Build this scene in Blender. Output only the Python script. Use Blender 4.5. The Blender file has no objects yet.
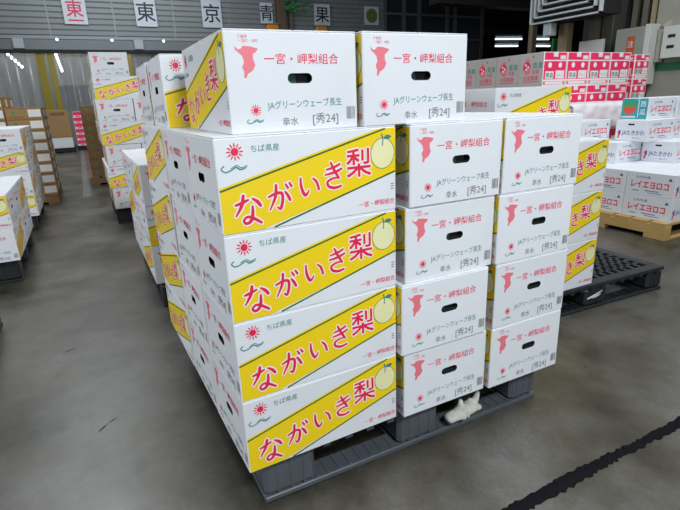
import bpy, bmesh, math, random
from mathutils import Vector, Matrix
random.seed(7)
S = bpy.context.scene
COL = S.collection
R = math.radians

# ------------------------------------------------------------------ camera
cd = bpy.data.cameras.new('camera')
cd.sensor_fit = 'HORIZONTAL'; cd.sensor_width = 36.0
cd.lens = 492.33 / 680 * 36.0
cam = bpy.data.objects.new('camera', cd); COL.objects.link(cam)
_ya, _pi, _ro = 0.4614, 0.3064, -0.0387
F = Vector((math.sin(_ya)*math.cos(_pi), math.cos(_ya)*math.cos(_pi), -math.sin(_pi)))
Rt = Vector((math.cos(_ya), -math.sin(_ya), 0)); Up = Rt.cross(F)
R2 = math.cos(_ro)*Rt + math.sin(_ro)*Up
U2 = -math.sin(_ro)*Rt + math.cos(_ro)*Up
CAM = Vector((-0.2398, -1.064, 1.0771))
m3 = Matrix((R2, U2, -F)).transposed()
cam.matrix_world = Matrix.Translation(CAM) @ m3.to_4x4()
cd.clip_start = 0.02; cd.clip_end = 200
S.camera = cam

# ------------------------------------------------------------------ world, lights, exposure
S.view_settings.view_transform = 'Standard'; S.view_settings.look = 'None'
S.view_settings.gamma = 1.0; S.view_settings.use_curve_mapping = False
S.view_settings.exposure = 0.0
w = bpy.data.worlds.new('hall_world'); S.world = w; w.use_nodes = True
w.node_tree.nodes['Background'].inputs[0].default_value = (0.80, 0.90, 1.0, 1)
w.node_tree.nodes['Background'].inputs[1].default_value = 0.06

def area(loc, sx, sy, power, col=(0.90, 0.96, 1.0), target=None):
    l = bpy.data.lights.new('area_light', 'AREA'); l.shape = 'RECTANGLE'
    l.size = sx; l.size_y = sy; l.energy = power; l.color = col
    o = bpy.data.objects.new('area_light', l); COL.objects.link(o); o.location = loc
    if target:
        o.rotation_euler = (Vector(target)-Vector(loc)).to_track_quat('-Z', 'Y').to_euler()
    return o
# overhead hall lighting, an unseen key, and added lights low and behind the curtain
area((0.5, -2.9, 1.5), 0.9, 0.4, 24, target=(0.2, 0.0, 0.35))  # added low fill behind the camera, lifts the bottom cartons
area((0.40, -2.6, 3.2), 0.9, 0.4, 104, target=(0.2, 0.0, 0.7))  # unseen key above and behind the camera
area((1.5, 1.4, 5.2), 3.0, 2.4, 55)
area((-4.6, 1.0, 1.9), 2.6, 1.0, 128, target=(0.0, 0.8, 0.9))  # added low light at left, brightens the aisle-side faces
area((-0.9, 6.0, 5.0), 1.0, 4.0, 150)
area((3.6, -0.6, 4.8), 2.6, 1.0, 135, target=(4.4, 1.8, 0.8))
area((0.5, 11.0, 5.6), 5.0, 3.0, 190)
area((1.8, 12.0, 4.6), 6.0, 0.8, 70, target=(1.8, 16.0, 3.0))
area((5.2, 1.2, 5.0), 1.0, 2.0, 60, target=(7.5, 2.6, 1.6))
area((-1.0, 18.4, 3.8), 5.0, 1.0, 60, target=(-1.0, 19.5, 1.0))  # added light for the wall beyond the curtain
area((9.0, 9.0, 5.4), 4.0, 4.0, 20)

# ------------------------------------------------------------------ materials
def mat(name, col, rough=0.6, metal=0.0, noise=0.0, nscale=20.0, bump=0.0, emit=0.0, alpha=1.0, trans=0.0, vary=0.0, spec=0.5):
    m = bpy.data.materials.new(name); m.use_nodes = True
    nt = m.node_tree; b = nt.nodes['Principled BSDF']
    c = (col[0], col[1], col[2], 1)
    b.inputs['Base Color'].default_value = c
    b.inputs['Roughness'].default_value = rough; b.inputs['Metallic'].default_value = metal
    b.inputs['Specular IOR Level'].default_value = spec
    b.inputs['Alpha'].default_value = alpha; b.inputs['Transmission Weight'].default_value = trans
    if emit:
        b.inputs['Emission Color'].default_value = c; b.inputs['Emission Strength'].default_value = emit
    if noise or bump:
        tc = nt.nodes.new('ShaderNodeTexCoord'); n = nt.nodes.new('ShaderNodeTexNoise')
        n.inputs['Scale'].default_value = nscale; n.inputs['Detail'].default_value = 5
        nt.links.new(tc.outputs['Object'], n.inputs['Vector'])
        if noise:
            mp = nt.nodes.new('ShaderNodeMapRange')
            mp.inputs[3].default_value = 1-noise; mp.inputs[4].default_value = 1+noise
            nt.links.new(n.outputs[0], mp.inputs[0])
            src = mp.outputs[0]
            if vary:
                oi = nt.nodes.new('ShaderNodeObjectInfo'); mp2 = nt.nodes.new('ShaderNodeMapRange')
                mp2.inputs[3].default_value = 1-vary; mp2.inputs[4].default_value = 1
                nt.links.new(oi.outputs['Random'], mp2.inputs[0])
                mu = nt.nodes.new('ShaderNodeMath'); mu.operation = 'MULTIPLY'
                nt.links.new(src, mu.inputs[0]); nt.links.new(mp2.outputs[0], mu.inputs[1]); src = mu.outputs[0]
            mx = nt.nodes.new('ShaderNodeVectorMath'); mx.operation = 'SCALE'
            mx.inputs[0].default_value = col[:3]
            nt.links.new(src, mx.inputs['Scale']); nt.links.new(mx.outputs[0], b.inputs['Base Color'])
        if bump:
            bp = nt.nodes.new('ShaderNodeBump'); bp.inputs['Strength'].default_value = bump; bp.inputs['Distance'].default_value = 0.004
            nt.links.new(n.outputs[0], bp.inputs['Height']); nt.links.new(bp.outputs[0], b.inputs['Normal'])
    return m

M = {}
M['white'] = mat('white_card', (0.80, 0.82, 0.86), 0.55, noise=0.035, nscale=9, bump=0.08, vary=0.06)
M['yellow'] = mat('yellow_ink', (0.92, 0.66, 0.006), 0.45)
M['green'] = mat('dark_green_ink', (0.03, 0.13, 0.02), 0.5)
M['red'] = mat('red_ink', (0.80, 0.012, 0.07), 0.5)
M['pinkink'] = mat('coral_ink', (0.84, 0.19, 0.24), 0.5)
M['outline'] = mat('white_ink', (0.92, 0.86, 0.86), 0.5)
M['teal'] = mat('teal_ink', (0.06, 0.26, 0.24), 0.5)
M['grey'] = mat('grey_ink', (0.20, 0.21, 0.22), 0.5)
M['pear'] = mat('pear_ink', (0.86, 0.83, 0.46), 0.5)
M['leaf'] = mat('leaf_ink', (0.05, 0.22, 0.25), 0.5)
M['hole'] = mat('hole_dark', (0.012, 0.016, 0.016), 0.8)  # near-black colour stands for the unlit inside of the carton
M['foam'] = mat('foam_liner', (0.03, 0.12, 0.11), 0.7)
M['blue'] = mat('blue_ink', (0.05, 0.09, 0.36), 0.5)
M['melonred'] = mat('melon_red_ink', (0.80, 0.03, 0.12), 0.5)
M['cyan'] = mat('teal_print', (0.03, 0.36, 0.44), 0.5)
M['melon_green'] = mat('melon_green', (0.04, 0.36, 0.16), 0.5)
M['melon_flesh'] = mat('melon_flesh', (0.75, 0.10, 0.06), 0.5)
M['pink'] = mat('pink_print', (0.90, 0.025, 0.13), 0.45, noise=0.03, vary=0.06)
M['palecard'] = mat('pale_card', (0.48, 0.46, 0.43), 0.6, noise=0.04, vary=0.05)
M['kraft'] = mat('kraft_card', (0.42, 0.25, 0.10), 0.7, noise=0.08, nscale=14, vary=0.18)
M['kraftdark'] = mat('kraft_dark', (0.22, 0.12, 0.05), 0.75, noise=0.1)
M['plastic'] = mat('pallet_plastic', (0.085, 0.097, 0.112), 0.42, noise=0.22, nscale=12, bump=0.1)
M['plasticblack'] = mat('pallet_black_plastic', (0.020, 0.023, 0.027), 0.4, noise=0.25, nscale=12, bump=0.1)
M['wood'] = mat('pallet_wood', (0.52, 0.33, 0.12), 0.7, noise=0.18, nscale=7, bump=0.3)
M['darkwood'] = mat('dark_wood', (0.22, 0.13, 0.06), 0.75, noise=0.2, nscale=8)
M['film'] = mat('stretch_film', (0.92, 0.88, 0.93), 0.25, alpha=0.85)
M['concrete'] = mat('wall_concrete', (0.34, 0.33, 0.28), 0.85, noise=0.25, nscale=3, bump=0.3)
M['darkwall'] = mat('dark_wall', (0.045, 0.045, 0.042), 0.8, noise=0.3, nscale=2)
M['slat'] = mat('slat_metal', (0.30, 0.325, 0.34), 0.45, metal=0.2, noise=0.07, nscale=3)
M['beam'] = mat('beam_grey', (0.17, 0.19, 0.21), 0.35, metal=0.2, noise=0.1, nscale=4)
M['bracket'] = mat('bracket_grey', (0.48, 0.53, 0.57), 0.5)
M['signwhite'] = mat('sign_white', (0.72, 0.78, 0.86), 0.4)
M['ink'] = mat('sign_black', (0.015, 0.025, 0.05), 0.5)
M['clear'] = mat('clear_strip', (0.40, 0.41, 0.44), 0.12, alpha=0.5, noise=0.12, nscale=3)
M['amber'] = mat('yellow_strip', (0.36, 0.27, 0.015), 0.2, alpha=0.9)
M['cabinet'] = mat('cabinet_grey', (0.30, 0.31, 0.27), 0.5, noise=0.05)
M['cabwhite'] = mat('cabinet_white', (0.62, 0.63, 0.60), 0.5, noise=0.05)
M['notice'] = mat('red_notice', (0.55, 0.09, 0.03), 0.5)
M['pipe'] = mat('pipe_dark', (0.065, 0.065, 0.055), 0.6, noise=0.2, nscale=4)
M['olive'] = mat('column_olive', (0.15, 0.145, 0.10), 0.7, noise=0.15, nscale=3)
M['tan'] = mat('column_tan', (0.36, 0.29, 0.17), 0.7, noise=0.1)
M['safetygreen'] = mat('green_band', (0.03, 0.20, 0.08), 0.5)
M['signgreen'] = mat('green_sign', (0.05, 0.35, 0.07), 0.5)
M['louver'] = mat('louver_white', (0.62, 0.66, 0.68), 0.4)
M['black'] = mat('flat_black', (0.012, 0.012, 0.014), 0.7)
M['rubber'] = mat('joint_rubber', (0.008, 0.008, 0.010), 0.95, noise=0.3, nscale=40, bump=0.5, spec=0.08)
M['scuff'] = mat('scuff_black', (0.012, 0.012, 0.016), 0.6)
M['ceil'] = mat('ceiling_dark', (0.10, 0.10, 0.10), 0.9)
M['cotton'] = mat('glove_cotton', (0.58, 0.58, 0.52), 0.95, noise=0.12, nscale=40, bump=0.5)
M['orange'] = mat('orange_plastic', (0.85, 0.33, 0.03), 0.4)
M['foliage'] = mat('garland_green', (0.05, 0.28, 0.08), 0.6)
M['gold'] = mat('emblem_olive', (0.22, 0.24, 0.04), 0.5)
M['brown'] = mat('post_brown', (0.15, 0.11, 0.07), 0.7, noise=0.2, nscale=4)
M['glassdark'] = mat('dark_glass', (0.035, 0.045, 0.055), 0.15)
M['mullion'] = mat('mullion_grey', (0.13, 0.14, 0.15), 0.4)
M['navy'] = mat('navy_panel', (0.012, 0.02, 0.045), 0.4)
M['tube'] = mat('lamp_tube', (0.80, 0.92, 1.0), 0.4, emit=2.2)
M['lamp'] = mat('lamp_and_glint', (0.85, 0.95, 1.0), 0.4, emit=5.0)
M['label'] = mat('paper_label', (0.80, 0.80, 0.80), 0.6)

def floor_material():
    m = bpy.data.materials.new('floor_concrete'); m.use_nodes = True
    nt = m.node_tree; b = nt.nodes['Principled BSDF']; N = nt.nodes.new
    tc = N('ShaderNodeTexCoord')
    def noise(scale, det, rough=.6, map_=None):
        n = N('ShaderNodeTexNoise'); n.inputs['Scale'].default_value = scale; n.inputs['Detail'].default_value = det; n.inputs['Roughness'].default_value = rough
        if map_:
            g = N('ShaderNodeMapping'); g.inputs['Scale'].default_value = map_; nt.links.new(tc.outputs['Object'], g.inputs[0]); nt.links.new(g.outputs[0], n.inputs['Vector'])
        else: nt.links.new(tc.outputs['Object'], n.inputs['Vector'])
        return n
    n1 = noise(1.9, 8, .66); n2 = noise(70, 4); n3 = noise(2.6, 7, .7, (1.6, .55, 1)); n4 = noise(.75, 4)
    r = N('ShaderNodeValToRGB'); e = r.color_ramp.elements
    e[0].position = 0.40; e[0].color = (0.024, 0.021, 0.012, 1)
    e[1].position = 0.66; e[1].color = (0.150, 0.144, 0.138, 1)
    x = r.color_ramp.elements.new(0.5); x.color = (0.072, 0.065, 0.050, 1)
    av = N('ShaderNodeMath'); av.operation = 'MULTIPLY_ADD'; av.inputs[1].default_value = .6
    h = N('ShaderNodeMath'); h.operation = 'MULTIPLY'; h.inputs[1].default_value = .4
    nt.links.new(n4.outputs[0], h.inputs[0]); nt.links.new(n1.outputs[0], av.inputs[0]); nt.links.new(h.outputs[0], av.inputs[2])
    nt.links.new(av.outputs[0], r.inputs[0])
    mx = N('ShaderNodeMix'); mx.data_type = 'RGBA'; mx.blend_type = 'OVERLAY'; mx.inputs[0].default_value = 0.55
    nt.links.new(r.outputs[0], mx.inputs[6]); nt.links.new(n3.outputs[0], mx.inputs[7])
    mx2 = N('ShaderNodeMix'); mx2.data_type = 'RGBA'; mx2.blend_type = 'OVERLAY'; mx2.inputs[0].default_value = 0.3
    nt.links.new(mx.outputs[2], mx2.inputs[6]); nt.links.new(n2.outputs[0], mx2.inputs[7])
    nt.links.new(mx2.outputs[2], b.inputs['Base Color'])
    mr = N('ShaderNodeMapRange'); mr.inputs[3].default_value = 0.20; mr.inputs[4].default_value = 0.52
    nt.links.new(n3.outputs[0], mr.inputs[0]); nt.links.new(mr.outputs[0], b.inputs['Roughness'])
    bp = N('ShaderNodeBump'); bp.inputs['Strength'].default_value = 0.06
    nt.links.new(n2.outputs[0], bp.inputs['Height']); nt.links.new(bp.outputs[0], b.inputs['Normal'])
    return m
M['floor'] = floor_material()

# ------------------------------------------------------------------ mesh builder
class MB:
    def __init__(s): s.v = []; s.f = []; s.m = []
    def add(s, vs, fs, m, xf=None):
        k = len(s.v)
        s.v += [tuple(xf @ Vector(q)) if xf else tuple(q) for q in vs]
        s.f += [tuple(i+k for i in f) for f in fs]; s.m += [m]*len(fs)
    def box(s, x0, x1, y0, y1, z0, z1, m, r=0.0, xf=None):
        x0, x1 = min(x0, x1), max(x0, x1); y0, y1 = min(y0, y1), max(y0, y1); z0, z1 = min(z0, z1), max(z0, z1)
        if r <= 0:
            vs = [(x, y, z) for z in (z0, z1) for y in (y0, y1) for x in (x0, x1)]
            s.add(vs, [(0, 2, 3, 1), (4, 5, 7, 6), (0, 1, 5, 4), (2, 6, 7, 3), (0, 4, 6, 2), (1, 3, 7, 5)], m, xf); return
        vs, fs = chamfer_box(x0, x1, y0, y1, z0, z1, r)
        s.add(vs, fs, m, xf)
    def tube(s, a, b, r, m, n=10, r2=None):
        a = Vector(a); b = Vector(b); d = (b-a).normalized(); r2 = r if r2 is None else r2
        u = d.orthogonal().normalized(); v = d.cross(u); vs = []
        for p, q in ((a, r), (b, r2)):
            for i in range(n):
                t = 2*math.pi*i/n; vs.append(p+u*(q*math.cos(t))+v*(q*math.sin(t)))
        fs = [(i, (i+1) % n, n+(i+1) % n, n+i) for i in range(n)] + [tuple(range(n))[::-1], tuple(range(n, 2*n))]
        s.add(vs, fs, m)
    def build(s, name, parent=None, smooth=False, hook=None):
        me = bpy.data.meshes.new(name); me.from_pydata(s.v, [], s.f)
        names = []
        for q in s.m:
            if q not in names: names.append(q)
        for q in names: me.materials.append(M[q])
        ix = {q: i for i, q in enumerate(names)}
        me.polygons.foreach_set('material_index', [ix[q] for q in s.m])
        if smooth: me.polygons.foreach_set('use_smooth', [True]*len(s.f))
        me.update()
        o = bpy.data.objects.new(name, me); COL.objects.link(o)
        if parent: o.parent = parent
        return o

def chamfer_box(x0, x1, y0, y1, z0, z1, r, skip=()):
    X, Y, Z = (x0, x1), (y0, y1), (z0, z1); vs = []; ix = {}
    for i in (0, 1):
        for j in (0, 1):
            for k in (0, 1):
                sx, sy, sz = (1, -1)[i], (1, -1)[j], (1, -1)[k]
                for a in range(3):
                    p = [X[i]+sx*r, Y[j]+sy*r, Z[k]+sz*r]
                    p[a] = (X[i], Y[j], Z[k])[a]
                    ix[i, j, k, a] = len(vs); vs.append(tuple(p))
    fs = []
    c2 = [(0, 0), (0, 1), (1, 1), (1, 0)]
    for a in range(3):
        for sgn in (0, 1):
            if (a, sgn) in skip: continue
            q = []
            for u, v in c2:
                t = [0, 0, 0]; t[a] = sgn; t[(a+1) % 3] = u; t[(a+2) % 3] = v
                q.append(ix[t[0], t[1], t[2], a])
            fs.append(tuple(q if sgn == 0 else q[::-1]))
    for a in range(3):
        b, c = (a+1) % 3, (a+2) % 3
        for u in (0, 1):
            for v in (0, 1):
                t0 = [0, 0, 0]; t0[b] = u; t0[c] = v; t1 = list(t0); t1[a] = 1
                fs.append((ix[(*t0, b)], ix[(*t1, b)], ix[(*t1, c)], ix[(*t0, c)]))
    for i in (0, 1):
        for j in (0, 1):
            for k in (0, 1): fs.append((ix[i, j, k, 0], ix[i, j, k, 1], ix[i, j, k, 2]))
    return vs, fs

# ------------------------------------------------------------------ lettering: 2-D shapes (verts, faces)
_tc = {}
def text2d(txt, size=1.0, bold=0.0, shear=0.0, align='CENTER'):
    key = (txt, bold, shear, align)
    if key not in _tc:
        c = bpy.data.curves.new('lettering', 'FONT'); c.body = txt; c.size = 1; c.offset = bold; c.shear = shear
        c.align_x = align; c.resolution_u = 2
        o = bpy.data.objects.new('lettering', c); COL.objects.link(o)
        me = bpy.data.meshes.new_from_object(o.evaluated_get(bpy.context.evaluated_depsgraph_get()))
        _tc[key] = ([(v.co.x, v.co.y-0.36) for v in me.vertices], [tuple(p.vertices) for p in me.polygons])
        bpy.data.objects.remove(o); bpy.data.curves.remove(c); bpy.data.meshes.remove(me)
    vs, fs = _tc[key]
    return [(x*size, y*size) for x, y in vs], fs
def circle2d(r, n=24, rx=None):
    rx = rx or r
    return [(rx*math.cos(2*math.pi*i/n), r*math.sin(2*math.pi*i/n)) for i in range(n)], [tuple(range(n))]
def slot2d(wd, h, n=8):
    r = h/2; pts = []
    for i in range(n+1): t = -math.pi/2+math.pi*i/n; pts.append((wd/2-r+r*math.cos(t), r*math.sin(t)))
    for i in range(n+1): t = math.pi/2+math.pi*i/n; pts.append((-wd/2+r+r*math.cos(t), r*math.sin(t)))
    return pts
def spline(pts, n=6):
    out = []
    P = [pts[0]]+list(pts)+[pts[-1]]
    for i in range(1, len(P)-2):
        for k in range(n):
            t = k/n
            q = []
            for a in range(len(pts[0])):
                p0, p1, p2, p3 = P[i-1][a], P[i][a], P[i+1][a], P[i+2][a]
                q.append(0.5*(2*p1+(p2-p0)*t+(2*p0-5*p1+4*p2-p3)*t*t+(3*p1-p0-3*p2+p3)*t**3))
            out.append(q)
    out.append(list(pts[-1])); return out
def ribbon2d(pts, grow=0.0, cap=6):
    """stroke given as (x, y, width) control points"""
    p = spline(pts); vs = []; fs = []
    for i, (x, y, wd) in enumerate(p):
        a = p[max(i-1, 0)]; b = p[min(i+1, len(p)-1)]
        dx, dy = b[0]-a[0], b[1]-a[1]; l = math.hypot(dx, dy) or 1; h = wd/2+grow
        zz = 6e-6*i; vs += [(x-dy/l*h, y+dx/l*h, zz), (x+dy/l*h, y-dx/l*h, zz)]
        if i: k = 2*i; fs.append((k-2, k-1, k+1, k))
    n = len(p)
    for e_, (x, y, wd) in ((0, p[0]), (1, p[-1])):
        a, b = (p[1], p[0]) if e_ == 0 else (p[-2], p[-1])
        t0 = math.atan2(b[1]-a[1], b[0]-a[0]); r = wd/2+grow; k = len(vs)
        vs += [(x+r*math.cos(t0-math.pi/2+math.pi*i/6), y+r*math.sin(t0-math.pi/2+math.pi*i/6), 6e-6*(n-1)*e_) for i in range(7)]
        fs.append(tuple(range(k, k+7)))
    return vs, fs
BRUSH = {
 'な': [[(.05, .70, .07), (.25, .75, .10), (.48, .83, .07)], [(.33, .98, .10), (.26, .68, .11), (.04, .34, .05)],
       [(.64, .86, .06), (.80, .74, .11), (.90, .60, .10)],
       [(.62, .60, .07), (.60, .34, .11), (.52, .12, .11), (.36, .05, .09), (.28, .16, .08), (.42, .27, .08), (.62, .20, .10), (.88, .02, .08)]],
 'が': [[(.04, .58, .07), (.32, .68, .10), (.56, .66, .11), (.58, .40, .11), (.48, .10, .11), (.36, .17, .05)],
       [(.36, .98, .10), (.30, .56, .11), (.06, .10, .05)], [(.70, .70, .07), (.80, .56, .11), (.88, .38, .10)],
       [(.74, .98, .07), (.82, .84, .09)], [(.89, 1.02, .07), (.97, .89, .09)]],
 'い': [[(.08, .84, .08), (.10, .45, .12), (.24, .12, .13), (.38, .20, .08), (.44, .32, .04)],
       [(.66, .78, .07), (.82, .60, .11), (.90, .30, .10)]],
 'き': [[(.16, .76, .06), (.48, .82, .10), (.76, .93, .08)], [(.10, .56, .06), (.50, .62, .10), (.84, .74, .08)],
       [(.36, 1.02, .08), (.52, .68, .11), (.70, .38, .09)],
       [(.68, .40, .06), (.40, .38, .08), (.18, .26, .10), (.24, .08, .11), (.50, .0, .11), (.78, .05, .08)]],
}

class Face:
    """a flat printed face: origin o (lower left), axes ex, ey, outward n, metres"""
    def __init__(s, mb, o, ex, ey):
        s.mb, s.o, s.ex, s.ey = mb, Vector(o), Vector(ex), Vector(ey); s.n = s.ex.cross(s.ey)
    def put(s, shape, m, x=0, y=0, lift=0.0003, rot=0.0, sc=(1, 1)):
        vs, fs = shape; c, si = math.cos(rot), math.sin(rot)
        pts = []
        for q in vs:
            a, b = q[0]*sc[0], q[1]*sc[1]
            pts.append(s.o+s.ex*(x+a*c-b*si)+s.ey*(y+a*si+b*c)+s.n*(lift+(q[2] if len(q) > 2 else 0)))
        s.mb.add(pts, fs, m)
    def poly(s, pts, m, lift=0.0003): s.put((pts, [tuple(range(len(pts)))]), m, lift=lift)
    def rect(s, x0, x1, y0, y1, m, lift=0.0003): s.poly([(x0, y0), (x1, y0), (x1, y1), (x0, y1)], m, lift)
    def text(s, t, m, x, y, size, bold=0.0, lift=0.0004, rot=0.0, shear=0.0, align='CENTER', sc=(1, 1)):
        sh = text2d(t, size, 0, shear, align)
        if not bold: s.put(sh, m, x, y, lift, rot, sc); return
        k = bold*size; n = 8 if bold > .03 else 4      # thicken by stacking shifted layers
        for i in range(n):
            t_ = 2*math.pi*(i+.5)/n; s.put(sh, m, x+k*math.cos(t_), y+k*math.sin(t_), lift+i*.00002, rot, sc)

def sun_print(f, x, y, r, m='red', wave=True):
    f.put(circle2d(r*0.5, 16), m, x, y, 0.0006)
    for i in range(12):
        t = 2*math.pi*i/12; c, s_ = math.cos(t), math.sin(t); a = 0.6*r; b = 1.08*r; h = 0.11*r
        f.poly([(x+a*c+h*s_, y+a*s_-h*c), (x+b*c+h*.5*s_, y+b*s_-h*.5*c), (x+b*c-h*.5*s_, y+b*s_+h*.5*c), (x+a*c-h*s_, y+a*s_+h*c)], m, 0.0005)
    if wave:
        k = r/0.018
        pts = [(-.028, -.030, .003), (-.034, -.036, .003), (-.026, -.043, .003), (-.012, -.040, .003), (.0, -.034, .003), (.010, -.040, .0035), (.024, -.036, .002)]
        f.put(ribbon2d([(a*k, b*k, c_*k) for a, b, c_ in pts]), 'teal', x, y, 0.0005)
        pts = [(-.012, -.036, .002), (.002, -.030, .002), (.012, -.036, .002), (.026, -.032, .002)]
        f.put(ribbon2d([(a*k, b*k, c_*k) for a, b, c_ in pts]), 'teal', x, y, 0.0006)

BW, BL, BH = 0.3165, 0.4670, 0.2151
def print_long(f, L, H):
    e = 0.0025
    f.poly([(e, e), (.205*L, e), (L-e, .46*H), (L-e, H-e), (.885*L, H-e), (e, .50*H)], 'yellow', 0.0002)
    def line(a, b, wd):
        (x0, y0), (x1, y1) = a, b; l = math.hypot(x1-x0, y1-y0); nx, ny = -(y1-y0)/l*wd/2, (x1-x0)/l*wd/2
        f.poly([(x0-nx, y0-ny), (x1-nx, y1-ny), (x1+nx, y1+ny), (x0+nx, y0+ny)], 'green', 0.0004)
    line((e, .468*H), (.93*L, H-e-.001), .0042)
    line((.265*L, e+.001), (L-e, .475*H), .0042)
    for ch, x, y, sz in (('な', .14, .245, .068), ('が', .305, .33, .062), ('い', .47, .425, .056), ('き', .612, .505, .060)):
        for grow, m, lift in ((.055, 'outline', .0004), (.006, 'red', .0007)):
            for q_, st in enumerate(BRUSH[ch]):
                vs, fs = ribbon2d(st, grow)
                f.put(([(q[0]-.5, q[1]-.5, q[2]) for q in vs], fs), m, x*L, y*H, lift+.00004*q_, sc=(sz, sz))
    f.text('梨', 'outline', .762*L, .612*H, .074, .060, .0004)
    f.text('梨', 'red', .762*L, .612*H, .074, .016, .0007)
    px, py = .912*L, .70*H
    f.put(circle2d(.0385, 28, .0355), 'green', px, py, .0005); f.put(circle2d(.037, 28, .034), 'pear', px, py, .0006)
    f.put(ribbon2d([(0, .020, .003), (.001, .034, .003), (-.002, .047, .004)]), 'leaf', px, py, .0008)
    f.put(([(0, 0), (.008, .007), (.018, .008), (.026, .003), (.018, -.003), (.008, -.003)], [(0, 1, 2, 3, 4, 5)]), 'leaf', px+.001, py+.037, .0008)
    sun_print(f, .095*L, .86*H, .0175)
    f.text('ちば県産', 'teal', .245*L, .875*H, .0175, .004)
    f.text('一宮・岬梨組合', 'melonred', .872*L, .115*H, .0155, .01)
    for i in range(3): f.rect(.965*L, .985*L, (.26+.03*i)*H, (.272+.03*i)*H, 'grey', .0004)
CHIBA = [(60, 88), (78, 105), (92, 100), (100, 88), (130, 90), (165, 100), (155, 115), (140, 125), (140, 150), (148, 175), (135, 200), (112, 215), (105, 235), (95, 232), (98, 205), (90, 185), (100, 160), (95, 135), (82, 120), (68, 108)]
def print_end(f, W, H):
    pts = [((x-20)/615*W, (500-y)/480*H) for x, y in CHIBA]
    f.poly(pts[::-1], 'pinkink')
    f.text('千葉県', 'pinkink', .13*W, .945*H, .0075, 0); f.text('一宮町・岬町', 'pinkink', .17*W, .905*H, .0075, .0)
    f.text('一宮・岬梨組合', 'red', .56*W, .735*H, .0245, .004, sc=(1.06, .98))
    f.text('JAグリーンウェーブ長生', 'teal', .572*W, .285*H, .0170, .004, rot=0.02, sc=(1.0, 1.15))
    sun_print(f, .185*W, .235*H, .0115)
    f.text('幸水', 'grey', .44*W, .105*H, .020, .004)
    f.text('[秀24]', 'grey', .725*W, .120*H, .0265, .004)
    x = .905*W
    while x < .975*W:
        wd = random.choice((.0006, .0012, .0018)); f.rect(x, x+wd, .10*H, .235*H, 'grey', .0004); x += wd+random.choice((.0008, .0013))

def hand_face(mb, o, ex, ey, W, H, m, hx, hy, hw, hh, r, holem='hole', pocket=None):
    """face with a real slot cut in it; pocket mesh takes the slot's walls"""
    o, ex, ey = Vector(o), Vector(ex), Vector(ey); n = ex.cross(ey)
    bm = bmesh.new()
    outer = [bm.verts.new((x, y, 0)) for x, y in ((r, r), (W-r, r), (W-r, H-r), (r, H-r))]
    sl = [(hx+a, hy+b) for a, b in slot2d(hw, hh)]
    inner = [bm.verts.new((x, y, 0)) for x, y in sl]
    es = [bm.edges.new((q[i], q[(i+1) % len(q)])) for q in (outer, inner) for i in range(len(q))]
    bmesh.ops.triangle_fill(bm, edges=es, use_beauty=True)
    bm.verts.index_update()
    vs = [o+ex*v.co.x+ey*v.co.y for v in bm.verts]
    fs = [tuple(v.index for v in (f.verts if f.normal.z > 0 else reversed(f.verts))) for f in bm.faces]
    bm.free(); mb.add(vs, fs, m)
    k = len(sl)
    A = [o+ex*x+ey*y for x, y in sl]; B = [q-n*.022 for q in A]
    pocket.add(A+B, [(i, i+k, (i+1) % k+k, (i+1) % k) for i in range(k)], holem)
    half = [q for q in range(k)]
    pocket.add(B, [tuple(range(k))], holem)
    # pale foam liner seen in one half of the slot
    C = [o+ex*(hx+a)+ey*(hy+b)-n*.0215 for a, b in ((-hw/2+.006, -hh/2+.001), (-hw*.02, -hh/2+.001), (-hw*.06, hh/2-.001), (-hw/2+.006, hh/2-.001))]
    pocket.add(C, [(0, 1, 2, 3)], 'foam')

def carton_mesh(L, W, H, g=0.0016):
    mb = MB(); x0, x1, y0, y1 = -L/2+g, L/2-g, -W/2+g, W/2-g; z1 = H-.0035
    vs, fs = chamfer_box(x0, x1, y0, y1, 0, z1, .0025, skip=((0, 0), (0, 1)))
    mb.add(vs, fs, 'white')
    pockets = []
    l, wd = x1-x0, y1-y0
    for o, ex in (((x0, y1, 0), (0, -1, 0)), ((x1, y0, 0), (0, 1, 0))):
        pk = MB()
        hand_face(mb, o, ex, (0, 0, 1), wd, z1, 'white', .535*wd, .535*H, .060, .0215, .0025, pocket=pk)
        print_end(Face(mb, o, ex, (0, 0, 1)), wd, z1); pockets.append(pk)
    print_long(Face(mb, (x0, y0, 0), (1, 0, 0), (0, 0, 1)), l, z1)
    print_long(Face(mb, (x1, y1, 0), (-1, 0, 0), (0, 0, 1)), l, z1)
    flaps = []
    for s in (-1, 1):
        fb = MB(); fb.box(x0+.001, x1-.001, s*.001, s*(W/2-g-.001), z1+.0002, H-.0003, 'white', .0008); flaps.append(fb)
    return mb, pockets, flaps

def tag(o, label, cat, group=None, kind=None):
    o['label'] = label; o['category'] = cat
    if group: o['group'] = group
    if kind: o['kind'] = kind
    return o
def struct(o): o['kind'] = 'structure'; return o
def empty(name, loc, rz=0):
    o = bpy.data.objects.new(name, None); o.empty_display_size = .05; COL.objects.link(o)
    o.location = loc; o.rotation_euler.z = rz; return o
class Kind:
    """first use gives the built thing itself, later uses copies of it and its parts"""
    def __init__(s, root): s.root = root; s.used = False; s.parts = list(root.children)
    def place(s, loc, rz, label, cat, group=None, parts=True):
        if not s.used and parts: r = s.root; s.used = True
        else:
            r = s.root.copy(); COL.objects.link(r)
            for k in ('label', 'category', 'group'):
                if k in r: del r[k]
            if parts:
                for p in s.parts:
                    c = p.copy(); c.parent = r; COL.objects.link(c)
        r.location = loc; r.rotation_euler = (0, 0, rz)
        return tag(r, label, cat, group)
def pear_kind(L, W, H):
    mb, pk, fl = carton_mesh(L, W, H)
    o = mb.build('pear_carton')
    for p in pk: q = p.build('hand_hole', o); q['label'] = 'dark slot cut in the end panel'
    for p in fl: p.build('top_flap', o)
    return Kind(o)

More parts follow.
